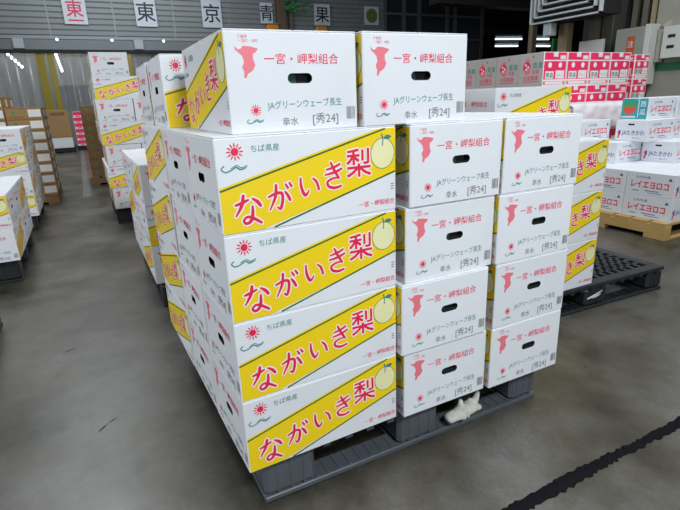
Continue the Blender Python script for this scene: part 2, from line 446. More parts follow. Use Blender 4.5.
# ================================================================== large structure
fl = MB()
fl.box(-6, 48, -5, 30, -.1, 0, 'floor')
ff = Face(fl, (0, 0, 0), (1, 0, 0), (0, 1, 0))
def fpoly(pts, m='scuff'): ff.poly(pts, m, .0006)
rr = random.Random(3)
for (xa, ya, xb, yb, wd) in ((-.365, .632, -.335, .668, .012), (-.33, .672, -.300, .690, .008), (-.49, 1.36, -.44, 1.385, .012), (-.545, .225, -.538, .236, .010), (1.42, .075, 1.43, .083, .008)):
    n = 6; top = []; bot = []
    dx, dy = xb-xa, yb-ya; l = math.hypot(dx, dy)
    for i in range(n+1):
        t = i/n; h = wd*(.25+.75*math.sin(math.pi*t))*rr.uniform(.5, 1)*.5
        top.append((xa+dx*t-dy/l*h, ya+dy*t+dx/l*h)); bot.append((xa+dx*t+dy/l*h, ya+dy*t-dx/l*h))
    fpoly(bot+top[::-1])
struct(fl.build('floor'))
# ragged black filler in the floor joint, running along x
jb = MB(); rr = random.Random(5); n = 420; pts = []
for i in range(n+1):
    x = -1.0+i*5.0/n
    pts.append((x, -.331+rr.uniform(-.008, .004)+.004*math.sin(x*7), -.297+rr.uniform(-.003, .006)+.003*math.sin(x*9)))
for i in range(n):
    a, b = pts[i], pts[i+1]
    vs = [(a[0], a[1], .001), (b[0], b[1], .001), (b[0], -.315, .006), (a[0], -.315, .006), (b[0], b[2], .001), (a[0], a[2], .001)]
    jb.add(vs, [(0, 1, 2, 3), (3, 2, 4, 5)], 'rubber')
struct(jb.build('trim_1'))
# faint painted lines down and across the aisle
lb = MB(); M['line'] = mat('worn_line', (0.16, 0.155, 0.15), 0.6, noise=0.3, nscale=30)
lb.box(-.36, -.27, 6.0, 15.5, .0, .0012, 'line'); lb.box(-.75, -.02, 5.02, 5.05, .0, .0012, 'line')
struct(lb.build('trim_2'))
cb = MB(); cb.box(-6, 48, -5, 30, 6.2, 6.35, 'ceil'); struct(cb.build('ceiling'))

# back wall: horizontal slat cladding above a beam
YB = 16.0
bk = MB(); z = 3.08; p = .15
while z < 6.2:
    bk.add([(-6, YB, z), (10.4, YB, z), (10.4, YB-.026, z+.025), (-6, YB-.026, z+.025), (-6, YB-.036, z+p-.02), (10.4, YB-.036, z+p-.02), (-6, YB, z+p), (10.4, YB, z+p)],
           [(0, 1, 2, 3), (3, 2, 5, 4), (4, 5, 7, 6)], 'slat'); z += p
for x in (-4.2, -2.4, -.55, 1.15, 2.85, 4.6, 7.9, 9.3): bk.box(x-.02, x+.02, YB-.042, YB, 3.08, 6.2, 'slat')
bk.box(-6, 10.4, YB, YB+.15, 3.06, 6.2, 'slat')
struct(bk.build('wall_back'))
bm_ = MB(); bm_.box(-6, 10.4, YB-.10, YB+.14, 2.62, 3.075, 'beam', .01); bm_.box(-6, 10.4, YB-.16, YB-.10, 2.62, 2.70, 'black'); bm_.box(-6, 10.4, YB-.13, YB-.1, 2.98, 3.06, 'slat')
struct(bm_.build('trim_3'))
# wall beyond the plastic curtain and right of it
wb = MB(); wb.box(-6, 3.0, 19.5, 19.7, 0, 4, 'concrete'); wb.box(-6, 3.0, 16.2, 19.5, 4.0, 4.1, 'ceil'); wb.box(2.8, 10.4, YB, YB+.15, 0, 2.62, 'darkwall'); struct(wb.build('wall_rear'))
# post with cladding gap
pb = MB(); pb.box(6.15, 6.45, YB-.3, YB-.06, 0, 6.2, 'brown', .01); pb.box(6.6, 6.72, YB-.2, YB-.06, 0, 6.2, 'olive'); struct(pb.build('trim_4'))
# dark glazing further right
gw = MB(); gw.box(10.4, 15.2, YB, YB+.06, 0, 6.2, 'glassdark')
for x in (10.4, 11.25, 11.95, 13.3, 13.7, 15.1): gw.box(x, x+.12, YB-.08, YB, 0, 6.2, 'mullion')
for z in (3.15, 4.0): gw.box(10.4, 15.2, YB-.05, YB, z, z+.08, 'mullion')
struct(gw.build('window_1'))
# deep dark hall behind, upper right
dh = MB(); dh.box(9, 48, 24, 24.2, 0, 6.2, 'black'); dh.box(15.2, 34, 19.8, 19.9, 2.0, 2.75, 'navy')
dh.box(14, 24, 18.6, 19.2, 3.75, 4.05, 'black'); dh.box(11, 24, 13.5, 14.0, 4.0, 4.4, 'pipe')
struct(dh.build('wall_far'))
# right wall: concrete pier, recess and columns
WX = 7.5
rw = MB(); rw.box(WX, WX+.4, -5, 3.83, 0, 6.2, 'concrete'); rw.box(WX+.35, WX+.5, 3.83, 5.0, 0, 6.2, 'darkwall')
rw.box(WX-.01, WX, -5, 3.80, 1.30, 1.41, 'safetygreen')
struct(rw.build('wall_right'))
cm = MB(); cm.box(WX, WX+.3, 4.52, 4.72, 0, 6.2, 'pipe', .01); cm.box(WX+.05, WX+.3, 4.78, 5.0, 0, 6.2, 'olive', .01)
cm.box(WX+.2, WX+.35, 4.28, 4.36, 0, 6.2, 'olive'); cm.box(WX+.1, WX+.3, 4.05, 4.13, 0, 6.2, 'olive'); cm.box(WX+.05, WX+.3, 3.88, 3.96, 0, 6.2, 'tan')
struct(cm.build('trim_5'))
db = MB()
db.box(7.4, 11, 5.35, 5.5, 0, 1.62, 'pipe'); db.box(9.2, 9.4, 6.2, 6.4, 0, 6.2, 'pipe'); db.box(8.0, 8.12, 6.6, 6.7, 0, 6.2, 'tan')
struct(db.build('trim_6'))

# ================================================================== pallets
def plastic_pallet(loc, label, m, size=1.045, h=.15, rz=0, logo=False):
    t = empty('plastic_pallet', loc, rz); s = size; bars = MB(); th = .022
    bars.box(0, s, 0, .06, h-th, h, m, .003); bars.box(0, s, s-.06, s, h-th, h, m, .003)
    bars.box(0, .06, .06, s-.06, h-th, h, m, .003); bars.box(s-.06, s, .06, s-.06, h-th, h, m, .003)
    n = 17; st = (s-.12)/n
    for i in range(1, n):
        c = .06+i*st; wd = .011
        bars.box(c-wd, c+wd, .06, s-.06, h-th+.002, h-.001, m); bars.box(.06, s-.06, c-wd, c+wd, h-th+.002, h-.001, m)
    # little drainage slots show as raised teeth along the rim
    for i in range(14):
        c = .05+i*(s-.1)/13
        bars.box(c-.012, c+.012, -.002, .004, h-.03, h-.012, m)
    bars.build('deck', t)
    bx = ((0, .16), (s/2-.08, s/2+.08), (s-.125, s))
    for i, (a, b) in enumerate(bx):
        for j, (c, d) in enumerate(bx):
            k = MB(); k.box(a+.002, b-.002, c+.002, d-.002, .018, h-th-.0005, m, .012)
            for q in range(1, 4):
                xx = a+(b-a)*q/4; k.box(xx-.002, xx+.002, c+.0005, c+.004, .025, h-th-.006, m)
            k.build('block', t)
    fr = MB()
    for a, b in ((0, .075), (s/2-.05, s/2+.05), (s-.075, s)): fr.box(0, s, a, b, 0, .0175, m, .003)
    for a, b in bx:
        fr.box(a, b, .0755, s/2-.0505, 0, .0175, m, .003); fr.box(a, b, s/2+.0505, s-.0755, 0, .0175, m, .003)
    for i in range(26):
        x = .05+i*(s-.1)/25; fr.box(x-.006, x+.006, .008, .070, .0175, .0205, m)
    fr.build('bottom_frame', t)
    if logo:
        lg = MB(); f = Face(lg, (s/2-.14, 0.0008, .018), (1, 0, 0), (0, 0, 1))
        f.put(ribbon2d([(.07, .045, .006), (.10, .05, .012), (.14, .06, .010), (.175, .072, .004)]), 'label', 0, 0, .0015)
        f.put(ribbon2d([(.11, .042, .004), (.14, .048, .008), (.165, .055, .004)]), 'label', 0, 0, .0016)
        q = lg.build('maker_mark', t); q['label'] = 'small white swoosh mark'
    return tag(t, label, 'pallet', None)
def wood_pallet(loc, label, sx, sy, rz=0, h=.13, m='wood'):
    t = empty('wooden_pallet', loc, rz); n = 7
    for i in range(n):
        a = i*(sx)/(n-.0)*1.0; b = MB(); b.box(a, a+sx/n-.035, 0, sy, h-.02, h, m, .002); b.build('deck_board', t)
    for y in (0.0, sy/2-.035, sy-.07):
        b = MB(); b.box(0.0, sx-.035, y, y+.07, .028, h-.0205, m, .003)
        for xx in (0, sx/2-.06, sx-.155): b.box(xx, xx+.12, y, y+.07, 0, .03, m, .003)
        b.build('stringer', t)
    return tag(t, label, 'pallet')
def wood_pallet_side(loc, label, sx, sy, rz=0, h=.13, m='wood'):
    """boards run along x and the stringers along y, so the long stringer shows on the -x side"""
    t = empty('wooden_pallet', loc, rz); n = 8
    for i in range(n):
        a = i*sy/n; b = MB(); b.box(0, sx, a+.012, a+sy/n-.012, h-.02, h, m, .002); b.build('deck_board', t)
    for x in (0.0, sx/2-.035, sx-.07):
        b = MB(); b.box(x, x+.07, .01, sy-.01, .035, h-.0205, m, .003)
        for yy in (.01, sy/2-.08, sy-.17): b.box(x, x+.07, yy, yy+.16, 0, .036, m, .003)
        b.build('stringer', t)
    for y in (.012, sy-.11):
        b = MB(); b.box(.071, sx-.071, y, y+.09, .001, .02, m, .002); b.build('bottom_board', t)
    return tag(t, label, 'pallet')

plastic_pallet((.045, .035, 0), 'grey plastic pallet under the large near stack of pear cartons', 'plastic')
plastic_pallet((1.45, .46, 0), 'black grid-top plastic pallet half empty, right of the near stack', 'plasticblack', 1.045, .135, R(-2.0), True)

# ================================================================== near stack of pear cartons
K = pear_kind(BL, BW, BH)
Q = math.pi/2
LV = ['bottom layer', 'second layer up', 'third layer up', 'fourth layer up']
Bdx = [.010, -.004, .014, .023]; Bdy = [-.006, -.014, -.004, -.010]
Cdx = [.008, .010, .006, .013]
G = 'pear cartons stacked on the near pallet'
TW = R(1.4)      # the left column stands slightly turned
def turn(x, y, a, b): return x+a/2*math.cos(TW)-b/2*math.sin(TW), y+a/2*math.sin(TW)+b/2*math.cos(TW)
for l in range(4):
    z = .15+BH*l; j = random.Random(20+l)
    e = lambda a=.003: j.uniform(-a, a)
    o = K.place((*turn(0, -.002, BL, BW), z), TW, 'pear carton, yellow side forward, near corner of the big stack, '+LV[l], 'box', G)
    K.place((*turn(-.0077+e(.0015), BW+.001, BL, BW), z), TW, 'pear carton end panel on the big stack aisle side, second from front, '+LV[l], 'box', G)
    K.place((BL+BW/2+Bdx[l]+.004, BL/2+Bdy[l], z), Q, 'pear carton end panel, middle of the big stack front, '+LV[l], 'box', G)
    K.place((BL+BW*1.5+Cdx[l]+.0155, BL/2-.016, z), Q, 'pear carton end panel, right front edge of the big stack, '+LV[l], 'box', G)
    K.place((*turn(-.0165+e(.002), 2*BW+.005, BW, BL), z), Q+TW, 'pear carton, yellow panel toward aisle, rear of the big stack, '+LV[l], 'box', G)
    K.place((BW*1.5+.010, 2*BW+BL/2+.020, z), Q, 'pear carton hidden at the back middle of the big stack, '+LV[l], 'box', G)
    K.place((2*BW+BL/2+.016, BL+BW/2+.006, z), 0, 'pear carton behind the right front edge carton of the big stack, '+LV[l], 'box', G)
    K.place((2*BW+BL/2+.016, BL+BW*1.5+.010, z), 0, 'pear carton at the back right corner of the big stack, '+LV[l], 'box', G)
z = .15+BH*4
K.place((.0504+BW/2, .026+BL/2, z), Q, 'left of the two pear cartons on top of the big stack, end panel forward', 'box', G)
K.place((.3712+BW/2, .0088+BL/2, z), Q, 'right of the two pear cartons on top of the big stack, end panel forward', 'box', G)
K.place((.0+BL/2, .575+BW/2, z), 0, 'pear carton on top of the big stack behind the left top carton, sun mark showing', 'box', G)
K.place((-.004+BL/2, .575+BW*1.5+.008, z), 0, 'rearmost pear carton on top of the big stack, end panel toward the aisle', 'box', G)

# ================================================================== stack behind on the right (pear cartons)
H2 = .2405
K2 = pear_kind(BL, BW, H2)
G2 = 'pear cartons on the half empty black pallet'
LW = ['lowest', 'second', 'third']
for l in range(3):
    z = .136+H2*l
    K2.place((1.942-BL/2, .455+BW/2, z), 0, 'pear carton, yellow side forward, on the black pallet, %s up' % LW[l], 'box', G2)
    K2.place((1.942-BL/2, .457+BW*1.5, z), 0, 'pear carton in the second row on the black pallet, %s layer' % LW[l], 'box', G2)
    K2.place((1.845-BW/2, 1.10+BL/2, z), Q, 'pear carton in the back row on the black pallet, %s layer' % LW[l], 'box', G2)
z = .136+H2*3
K2.place((1.807-BL/2, .58+BW/2, z), 0, 'yellow banded pear carton topmost on the black pallet, seen over the big stack', 'box', G2)
K2.place((1.842-BW/2, 1.12+BL/2, z), Q, 'shaded pear carton end panel left of the topmost yellow banded carton on the black pallet', 'box', G2)

# ================================================================== generic carton kinds
def melon_kind(H, kind='red', LX=.31, LY=.36):
    g = .0015; mb = MB(); pk = []
    x0, x1, y0, y1 = -LX/2+g, LX/2-g, -LY/2+g, LY/2-g; z1 = H-.001
    vs, fs = chamfer_box(x0, x1, y0, y1, 0, z1, .0025, skip=((0, 0), (0, 1)))
    mb.add(vs, fs, 'white')
    wd = y1-y0; l = x1-x0
    for o, ex in (((x0, y1, 0), (0, -1, 0)), ((x1, y0, 0), (0, 1, 0))):
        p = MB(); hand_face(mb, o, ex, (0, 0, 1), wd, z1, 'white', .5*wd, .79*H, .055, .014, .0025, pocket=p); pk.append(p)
        f = Face(mb, o, ex, (0, 0, 1))
        f.text('JAたきかわ', 'blue', .59*wd, .40*H, .145*wd, .018, sc=(1, 1.15)); f.text('なかよし', 'blue', .70*wd, .16*H, .018)
        f.put(circle2d(.012, 14), 'melonred', .12*wd, .42*H); f.poly([(.08*wd, .12*H), (.13*wd, .12*H), (.16*wd, .34*H), (.10*wd, .34*H)], 'melonred')
        f.poly([(.12*wd, .30*H), (.18*wd, .30*H), (.17*wd, .52*H), (.13*wd, .52*H)], 'blue', .0005)
    for o, ex in (((x0, y0, 0), (1, 0, 0)), ((x1, y1, 0), (-1, 0, 0))):
        f = Face(mb, o, ex, (0, 0, 1))
        f.text('レイエヨロコ', 'melonred', .50*l, .47*H, .052, .035, sc=(.95, 1.2)); f.text('たきかわ産', 'blue', .36*l, .78*H, .022, .012)
        f.poly([(.86*l, .72*H), (.94*l, .72*H), (.90*l, .86*H)], 'blue')
        f.rect(.16*l, .30*l, .17*H, .20*H, 'blue'); f.rect(.42*l, .70*l, .20*H, .235*H, 'blue'); f.rect(.48*l, .78*l, .12*H, .15*H, 'cyan')
    if kind == 'slice':
        f = Face(mb, (x0, y1, 0), (0, -1, 0), (0, 0, 1))
        f.rect(.01*wd, .99*wd, .02*H, .98*H, 'cyan', .001)
        f.put(circle2d(.36*H, 24, .38*H), 'melon_green', .32*wd, .60*H, .0014); 
        vs, fs = circle2d(.30*H, 24, .32*H); f.poly([(.32*wd+a, .52*H+b) for a, b in vs if b <= .001*H+.02], 'melon_flesh', .0017)
        f.rect(.64*wd, .67*wd, .1*H, .95*H, 'label', .0013); f.text('西', 'label', .82*wd, .72*H, .05, .02, .0015); f.text('瓜', 'label', .82*wd, .34*H, .05, .02, .0015)
        f.rect(.03*wd, .57*wd, .08*H, .15*H, 'label', .0013)
    o = mb.build('melon_carton')
    for p in pk:
        if kind == 'slice' and p is pk[0]: continue
        p.build('hand_hole', o)
    return Kind(o)
def print_box(name, LX, LY, H, base, fn, left=None):
    mb = MB(); g = .002; x0, x1, y0, y1 = -LX/2+g, LX/2-g, -LY/2+g, LY/2-g; z1 = H-.001
    mb.box(x0, x1, y0, y1, 0, z1, base, .003)
    for o, ex, l in (((x0, y0, 0), (1, 0, 0), x1-x0), ((x1, y0, 0), (0, 1, 0), y1-y0), ((x1, y1, 0), (-1, 0, 0), x1-x0), ((x0, y1, 0), (0, -1, 0), y1-y0)):
        if left and o == (x0, y1, 0):
            q = Face(mb, o, ex, (0, 0, 1)); q.rect(.002, l-.002, .002, z1-.002, 'palecard', .0002); left(q, l, z1)
        else: fn(Face(mb, o, ex, (0, 0, 1)), l, z1)
    return Kind(mb.build(name))
def pr_pink(f, l, H):
    f.rect(.03*l, .97*l, .77*H, .985*H, 'pink'); f.rect(.03*l, .97*l, .20*H, .735*H, 'pink')
    f.rect(.40*l, .60*l, .86*H, .99*H, 'label', .0008); f.rect(.70*l, .93*l, .79*H, .90*H, 'label', .0008)
    for x in (.28, .72): f.put(circle2d(.027, 14), 'outline', x*l, .62*H, .0006)
    f.rect(.10*l, .46*l, .22*H, .44*H, 'label', .0006); f.rect(.54*l, .92*l, .22*H, .46*H, 'label', .0006)
    f.text('青森', 'teal', .28*l, .32*H, .055, .02, .0009); f.text('りんご', 'grey', .73*l, .33*H, .035, .0, .0009)
    f.rect(.03*l, .97*l, .04*H, .15*H, 'pinkink'); f.rect(.12*l, .88*l, .055*H, .135*H, 'label', .0006)
def pr_pale(f, l, H):
    f.put(circle2d(.030, 16), 'pinkink', .36*l, .76*H); f.put(circle2d(.052, 18), 'melonred', .34*l, .60*H, .0004); f.put(circle2d(.040, 18), 'pinkink', .37*l, .48*H, .0006)
    for a, b in ((.30, .66), (.40, .60), (.33, .53)): f.put(circle2d(.012, 10), 'outline', a*l, b*H, .0009)
    f.text('青果', 'teal', .78*l, .62*H, .070, .01); f.text('特選', 'melonred', .70*l, .44*H, .045, .01); f.put(circle2d(.012, 10), 'melonred', .58*l, .88*H)
    f.text('全国農業', 'melonred', .52*l, .26*H, .052, .01); f.rect(.2*l, .85*l, .14*H, .165*H, 'melonred')
def pr_kraft(f, l, H):
    f.rect(.62*l, .97*l, .15*H, .80*H, 'label'); f.put(circle2d(.018, 10), 'foliage', .22*l, .55*H); f.rect(.10*l, .50*l, .12*H, .2*H, 'kraftdark'); f.rect(0.01, l-.01, .9*H, .97*H, 'kraftdark')

# ================================================================== melon cartons on the wooden pallet, right
MX, MY, MH = 3.441, .957, .1725
wood_pallet_side((3.40, .94, 0), 'pale wooden pallet under the white melon cartons on the right', 1.14, 1.14)
KM = melon_kind(MH, LX=.37, LY=.275); KS = melon_kind(MH, 'slice', .37, .235)
GM = 'melon cartons on the pale wooden pallet'
for l in range(2):
    nm = ('lower', 'upper')[l]
    for i in range(3):
        w_ = ('nearest the pallet corner', 'beside the pear cartons', 'at the far end')[i]
        for c in range(4):
            v_ = 'melon carton with red lettering, front row %s, %s layer' % (w_, nm) if c == 0 else 'melon carton, %s row behind the front row, %s, %s layer' % (('', 'second', 'third', 'fourth')[c], w_, nm)
            KM.place((MX+.138+.2765*c, MY+.186+.371*i, .13+MH*l), -Q, v_, 'box', GM)
z0 = .13+2*MH; z1 = z0+MH; z2 = z1+MH
def up(x, y, z, la, kd=None): (kd or KM).place((x+.185, y+(.1375 if not kd else .1175), z), 0, la, 'box', GM)
up(4.02, 1.325, z0, 'melon carton with blue lettering and hand hole, standing behind the front row corner')
up(3.70, 1.61, z0, 'melon carton with red lettering right of the yellow pear carton, lowest of the pile')
up(3.60, 1.888, z0, 'melon carton hidden behind the left setback pile')
up(4.40, 1.385, z0, 'melon carton right of the blue lettering carton, cut by the picture edge')
up(3.875, 1.49, z1, 'melon carton showing both blue and red panels, under the watermelon picture carton')
up(3.555, 1.850, z1, 'melon carton with red lettering on top of the left setback pile')
up(4.275, 1.53, z1, 'melon carton with red lettering at the right picture edge, second from the top')
up(3.985, 1.575, z2, 'carton with teal watermelon slice picture, topmost on the melon pile', KS)
up(4.37, 1.56, z2, 'white melon carton right of the watermelon slice carton')

# ================================================================== pink and pale fruit cartons behind
PX, PY, PH = 4.08, 2.78, .335
KP = print_box('fruit_carton', .345, .335, PH, 'outline', pr_pink, pr_pale)
KQ = print_box('fruit_carton', .45, .335, PH, 'palecard', pr_pale)
wood_pallet((PX+.0, PY+.0, 0), 'wooden pallet under the pink and pale fruit cartons', 1.43, 1.36, 0, .12, 'darkwood')
LN = ['bottom', 'second', 'third', 'top']
CN = ['leftmost', 'second from left', 'third from left', 'rightmost']
for l in range(4):
    z = .12+PH*l
    for i in range(4):
        KP.place((PX+.1725+.347*i, PY+.1675, z), 0, 'pink and white fruit carton, %s column of the pink block, %s layer' % (CN[i], LN[l]), 'box', 'pink fruit cartons')
    for i in range(3):
        KQ.place((PX+.225, PY+.337+.1675+.337*i, z), 0, 'pale carton with red flower print, %s left of the pink block, %s layer' % (('first', 'second', 'third')[i], LN[l]), 'box', 'pale fruit cartons')
# separate pink pile at the right end
wood_pallet((5.55, PY-.02, 0), 'small wooden pallet under the narrow pink pile', .50, .5, 0, .10, 'darkwood')
KR = print_box('fruit_carton', .27, .42, .268, 'outline', pr_pink)
for l in range(4): KR.place((5.70, PY+.22, .10+.268*l), 0, 'pink carton in the narrow pile right of the pink block, %s of the lower four' % LN[l], 'box', 'pink fruit cartons')
KR.place((5.70, PY+.22, .10+.268*4), 0, 'pink carton topmost on the narrow pile right of the pink block', 'box', 'pink fruit cartons')
# film covered lower pile in front of the pink block
fm = empty('film_wrapped_pile', (4.02, 2.36, 0))
body = MB(); body.box(0, .90, 0, .34, 0, .90, 'outline', .01)
for q in range(3):
    for z0, z1 in ((.70, .86), (.52, .68)):
        body.box(.03+.30*q, .27+.30*q, -.003, 0, z0, z1, 'pink'); body.box(.06+.30*q, .14+.30*q, -.005, -.003, z0+.02, z0+.09, 'label'); body.box(.17+.30*q, .25+.30*q, -.005, -.003, z0+.02, z0+.09, 'label')
body.build('carton_block', fm)
sh = MB(); nx, ny = 26, 16; rr = random.Random(9); vs = []; fs = []
for j in range(ny+1):
    for i in range(nx+1):
        x = -.03+.96*i/nx; v = j/ny*.86-.46; y = max(v, -.02-.02*rr.random()); fall = max(0, -v-.02)
        wav = .016*math.sin(i*.9+j*.5)+.012*math.sin(i*.37-j*1.3)
        vs.append((x, y-(.02+.5*abs(wav) if fall else 0)-.10*min(fall, .2), .93-fall*.55+.02*abs(math.sin(i*.5+j*.4))+rr.uniform(0, .006)))
k = nx+1
fs = [(j*k+i, j*k+i+1, (j+1)*k+i+1, (j+1)*k+i) for j in range(ny) for i in range(nx)]
sh.add(vs, fs, 'film'); sh.build('film_cover', fm, smooth=True)
tag(fm, 'pile of pink cartons under wrinkled clear white film, in front of the pink block', 'box')

# ================================================================== pear cartons along the aisle, left and back
def pinwheel(x0, y0, par):
    L, W = BL+.004, BW+.004
    if par == 0:
        return {'fl': (x0+L/2, y0+W/2, 0), 'fl2': (x0+L/2, y0+1.5*W, 0), 'fm': (x0+L+W/2, y0+L/2, Q), 'fr': (x0+L+1.5*W, y0+L/2, Q),
                'bl': (x0+W/2, y0+2*W+L/2, Q), 'bm': (x0+1.5*W, y0+2*W+L/2, Q), 'br': (x0+2*W+L/2, y0+L+W/2, 0), 'br2': (x0+2*W+L/2, y0+L+1.5*W, 0)}
    return {'fl': (x0+W/2, y0+L/2, Q), 'fm': (x0+1.5*W, y0+L/2, Q), 'fr': (x0+2*W+L/2, y0+W/2, 0), 'fr2': (x0+2*W+L/2, y0+1.5*W, 0),
            'bl': (x0+L/2, y0+L+W/2, 0), 'bl2': (x0+L/2, y0+L+1.5*W, 0), 'bm': (x0+L+W/2, y0+2*W+L/2, Q), 'br': (x0+L+1.5*W, y0+2*W+L/2, Q)}
PN = {'fl': 'front left', 'fl2': 'left, second from front', 'fm': 'front middle', 'fr': 'front right', 'fr2': 'right, second from front',
      'bl': 'rear left', 'bl2': 'far rear left', 'bm': 'rear middle', 'br': 'rear right', 'br2': 'far rear right'}
ON = ['bottom', 'second', 'third', 'fourth', 'fifth', 'sixth', 'seventh']
def pile(Kd, x0, y0, h, n, keep, what, group, z0=.15, par0=0, jit=.0018, seed=1, parts=True):
    rr = random.Random(seed); last = {}
    for l in range(n):
        for k, (x, y, a) in pinwheel(x0, y0, (l+par0) % 2).items():
            if keep(k, l): last[k, l] = Kd.place((x+rr.uniform(-jit, jit), y+rr.uniform(-jit, jit), z0+h*l), a, 'pear carton %s, %s, layer %s' % (what, PN[k], ON[l]), 'box', group, parts)
    return last
KF = pear_kind(BL, BW, BH)
KF3 = pear_kind(BL, BW, .2); KF4 = pear_kind(BL, BW, .196)
# low stack directly behind the near stack
plastic_pallet((.01, 1.67, 0), 'dark plastic pallet under the low stack just behind the near stack', 'plasticblack')
pile(K, -.02, 1.64, BH, 3, lambda k, l: k in ('fl', 'fl2', 'bl', 'bl2', 'fm'), 'in the low stack behind the near stack', 'pear cartons in the low stack behind', seed=2, par0=1)
# tall column behind it
plastic_pallet((-.07, 4.08, 0), 'dark plastic pallet under the tall column of pear cartons', 'plasticblack')
for l in range(7):
    pw = pinwheel(-.085+random.Random(l).uniform(-.01, .01), 4.05, (l+1) % 2)
    for k in (('fl',) if l == 6 else ('fl', 'fl2', 'fm', 'bl', 'fr')):
        if k in pw:
            x, y, a = pw[k]; KF3.place((x, y, .15+.2*l), a, 'pear carton in the tall column behind, %s, %s layer up' % (PN[k], ON[l]), 'box', 'pear cartons in the tall column', parts=(l > 2))
# left of the aisle
plastic_pallet((-1.80, 2.66, 0), 'dark plastic pallet under the low pear stack at the left edge', 'plasticblack')
pile(KF, -1.845, 2.63, BH, 2, lambda k, l: k in ('fr', 'fr2', 'br', 'br2'), 'in the low stack at the left edge', 'pear cartons left of the aisle', seed=4)
plastic_pallet((-1.80, 4.24, 0), 'dark plastic pallet under the second pear stack left of the aisle', 'plasticblack')
pile(KF4, -1.83, 4.20, .196, 4, lambda k, l: k in ('fr', 'fr2', 'br', 'br2', 'fm'), 'in the taller stack left of the aisle', 'pear cartons left of the aisle', seed=5, par0=1)
plastic_pallet((-1.83, .86, 0), 'dark plastic pallet cut off at the lower left edge', 'plasticblack')
KF.place((-.775-BW/2, 1.94-BL/2, .15), Q, 'pear carton corner cut off at the left picture edge, nearest of the left row', 'box', 'pear cartons left of the aisle')

# ================================================================== kraft cartons and far piles
KK = print_box('kraft_tray', .36, .545, .125, 'kraft', pr_kraft)
wood_pallet((-1.70, 5.72, 0), 'brown wooden pallet under the kraft tray stack left of the aisle', 1.12, 1.12, 0, .12, 'darkwood')
for c in range(3):
    n = (9, 9, 8)[c]
    for r_ in range(2):
        for l in range(n):
            KK.place((-1.70+.18+.365*c, 5.73+.275+.55*r_, .12+.125*l), 0, 'kraft tray with white label, %s column of brown stack, %s row, %s up' % (('left', 'middle', 'right')[c], ('front', 'rear')[r_], ('bottom one', 'second', 'third', 'fourth', 'fifth', 'sixth', 'seventh', 'eighth', 'ninth')[l]), 'box', 'kraft trays left of the aisle')
KK2 = print_box('kraft_tray', .36, .40, .125, 'kraftdark', pr_kraft)
wood_pallet((-.24, 7.0, 0), 'wooden pallet under the dark tray stack at the right of the aisle', 1.1, 1.0, 0, .12, 'darkwood')
for r_ in range(2):
    for c in range(2):
        for l in range(8): KK2.place((-.03+.365*c, 7.22+.405*r_, .12+.125*l), 0, 'dark brown tray far right of aisle, %s column, %s row, %s up' % (('left', 'right')[c], ('front', 'rear')[r_], ('bottom one', 'second', 'third', 'fourth', 'fifth', 'sixth', 'seventh', 'eighth')[l]), 'box', 'dark trays right of the aisle')
kb = empty('kraft_crate', (-.72, 14.2, .12)); b = MB(); b.box(-.24, .24, -.25, .25, 0, .27, 'label', .01); b.build('white_base', kb)
b = MB(); b.box(-.25, .25, -.26, .26, .27, .96, 'kraft', .01); b.box(-.16, .16, -.265, -.258, .83, .90, 'kraftdark'); b.build('crate_body', kb)
tag(kb, 'large brown crate on a white base at the far end of the aisle', 'box')
wood_pallet((-1.0, 13.92, 0), 'dark pallet under the brown crate at the far end of the aisle', .58, .6, 0, .12, 'black')
def pr_far(f, l, H): f.rect(.02*l, .98*l, .35*H, .97*H, 'pink'); f.rect(.2*l, .5*l, .05*H, .3*H, 'pinkink')
KY = print_box('fruit_carton', .34, .4, .15, 'outline', pr_far)
wood_pallet((-.40, 14.42, 0), 'dark pallet under the small pink pile at the far end of the aisle', .42, .45, 0, .12, 'black')
for l in range(6): KY.place((-.22+.008*(l % 2), 14.65, .12+.15*l), 0, 'pink fruit carton in the small pile at the far end of the aisle, %s' % ('lowest', 'second up', 'third up', 'fourth up', 'fifth up', 'topmost')[l], 'box', 'pink cartons at the aisle end')

# ================================================================== strip curtain, signs, beam fittings
sc_ = empty('strip_curtain', (0, YB, 0))
x = -4.6; i = 0; rr = random.Random(11)
ys = {-1.05: 1, -.75: 1}
while x < 2.7:
    b = MB(); n = 5; y0 = rr.uniform(-.03, .03); tw = rr.uniform(-.04, .04); vs = []
    for j in range(n):
        u = j/(n-1)
        for zz in (.05, 2.64): vs.append((x+.325*u, y0+tw*(u-.5)+.03*math.sin(u*math.pi), zz))
    b.add(vs, [(2*j, 2*j+2, 2*j+3, 2*j+1) for j in range(n-1)], 'clear'); b.build('curtain_strip', sc_, smooth=True)
    x += .30
for xc, wd in ((-.93, .21), (-.67, .15), (1.40, .13)):
    b = MB(); b.box(xc-wd/2, xc+wd/2, -.075, -.071, .05, 2.64, 'amber'); q = b.build('curtain_strip', sc_); q['label'] = 'yellow plastic strip'
b = MB(); b.box(-4.7, 2.75, -.06, .06, 2.645, 2.68, 'beam'); b.build('curtain_rail', sc_)
tag(sc_, 'clear plastic strip curtain with yellow strips closing the opening behind the aisle', 'curtain')
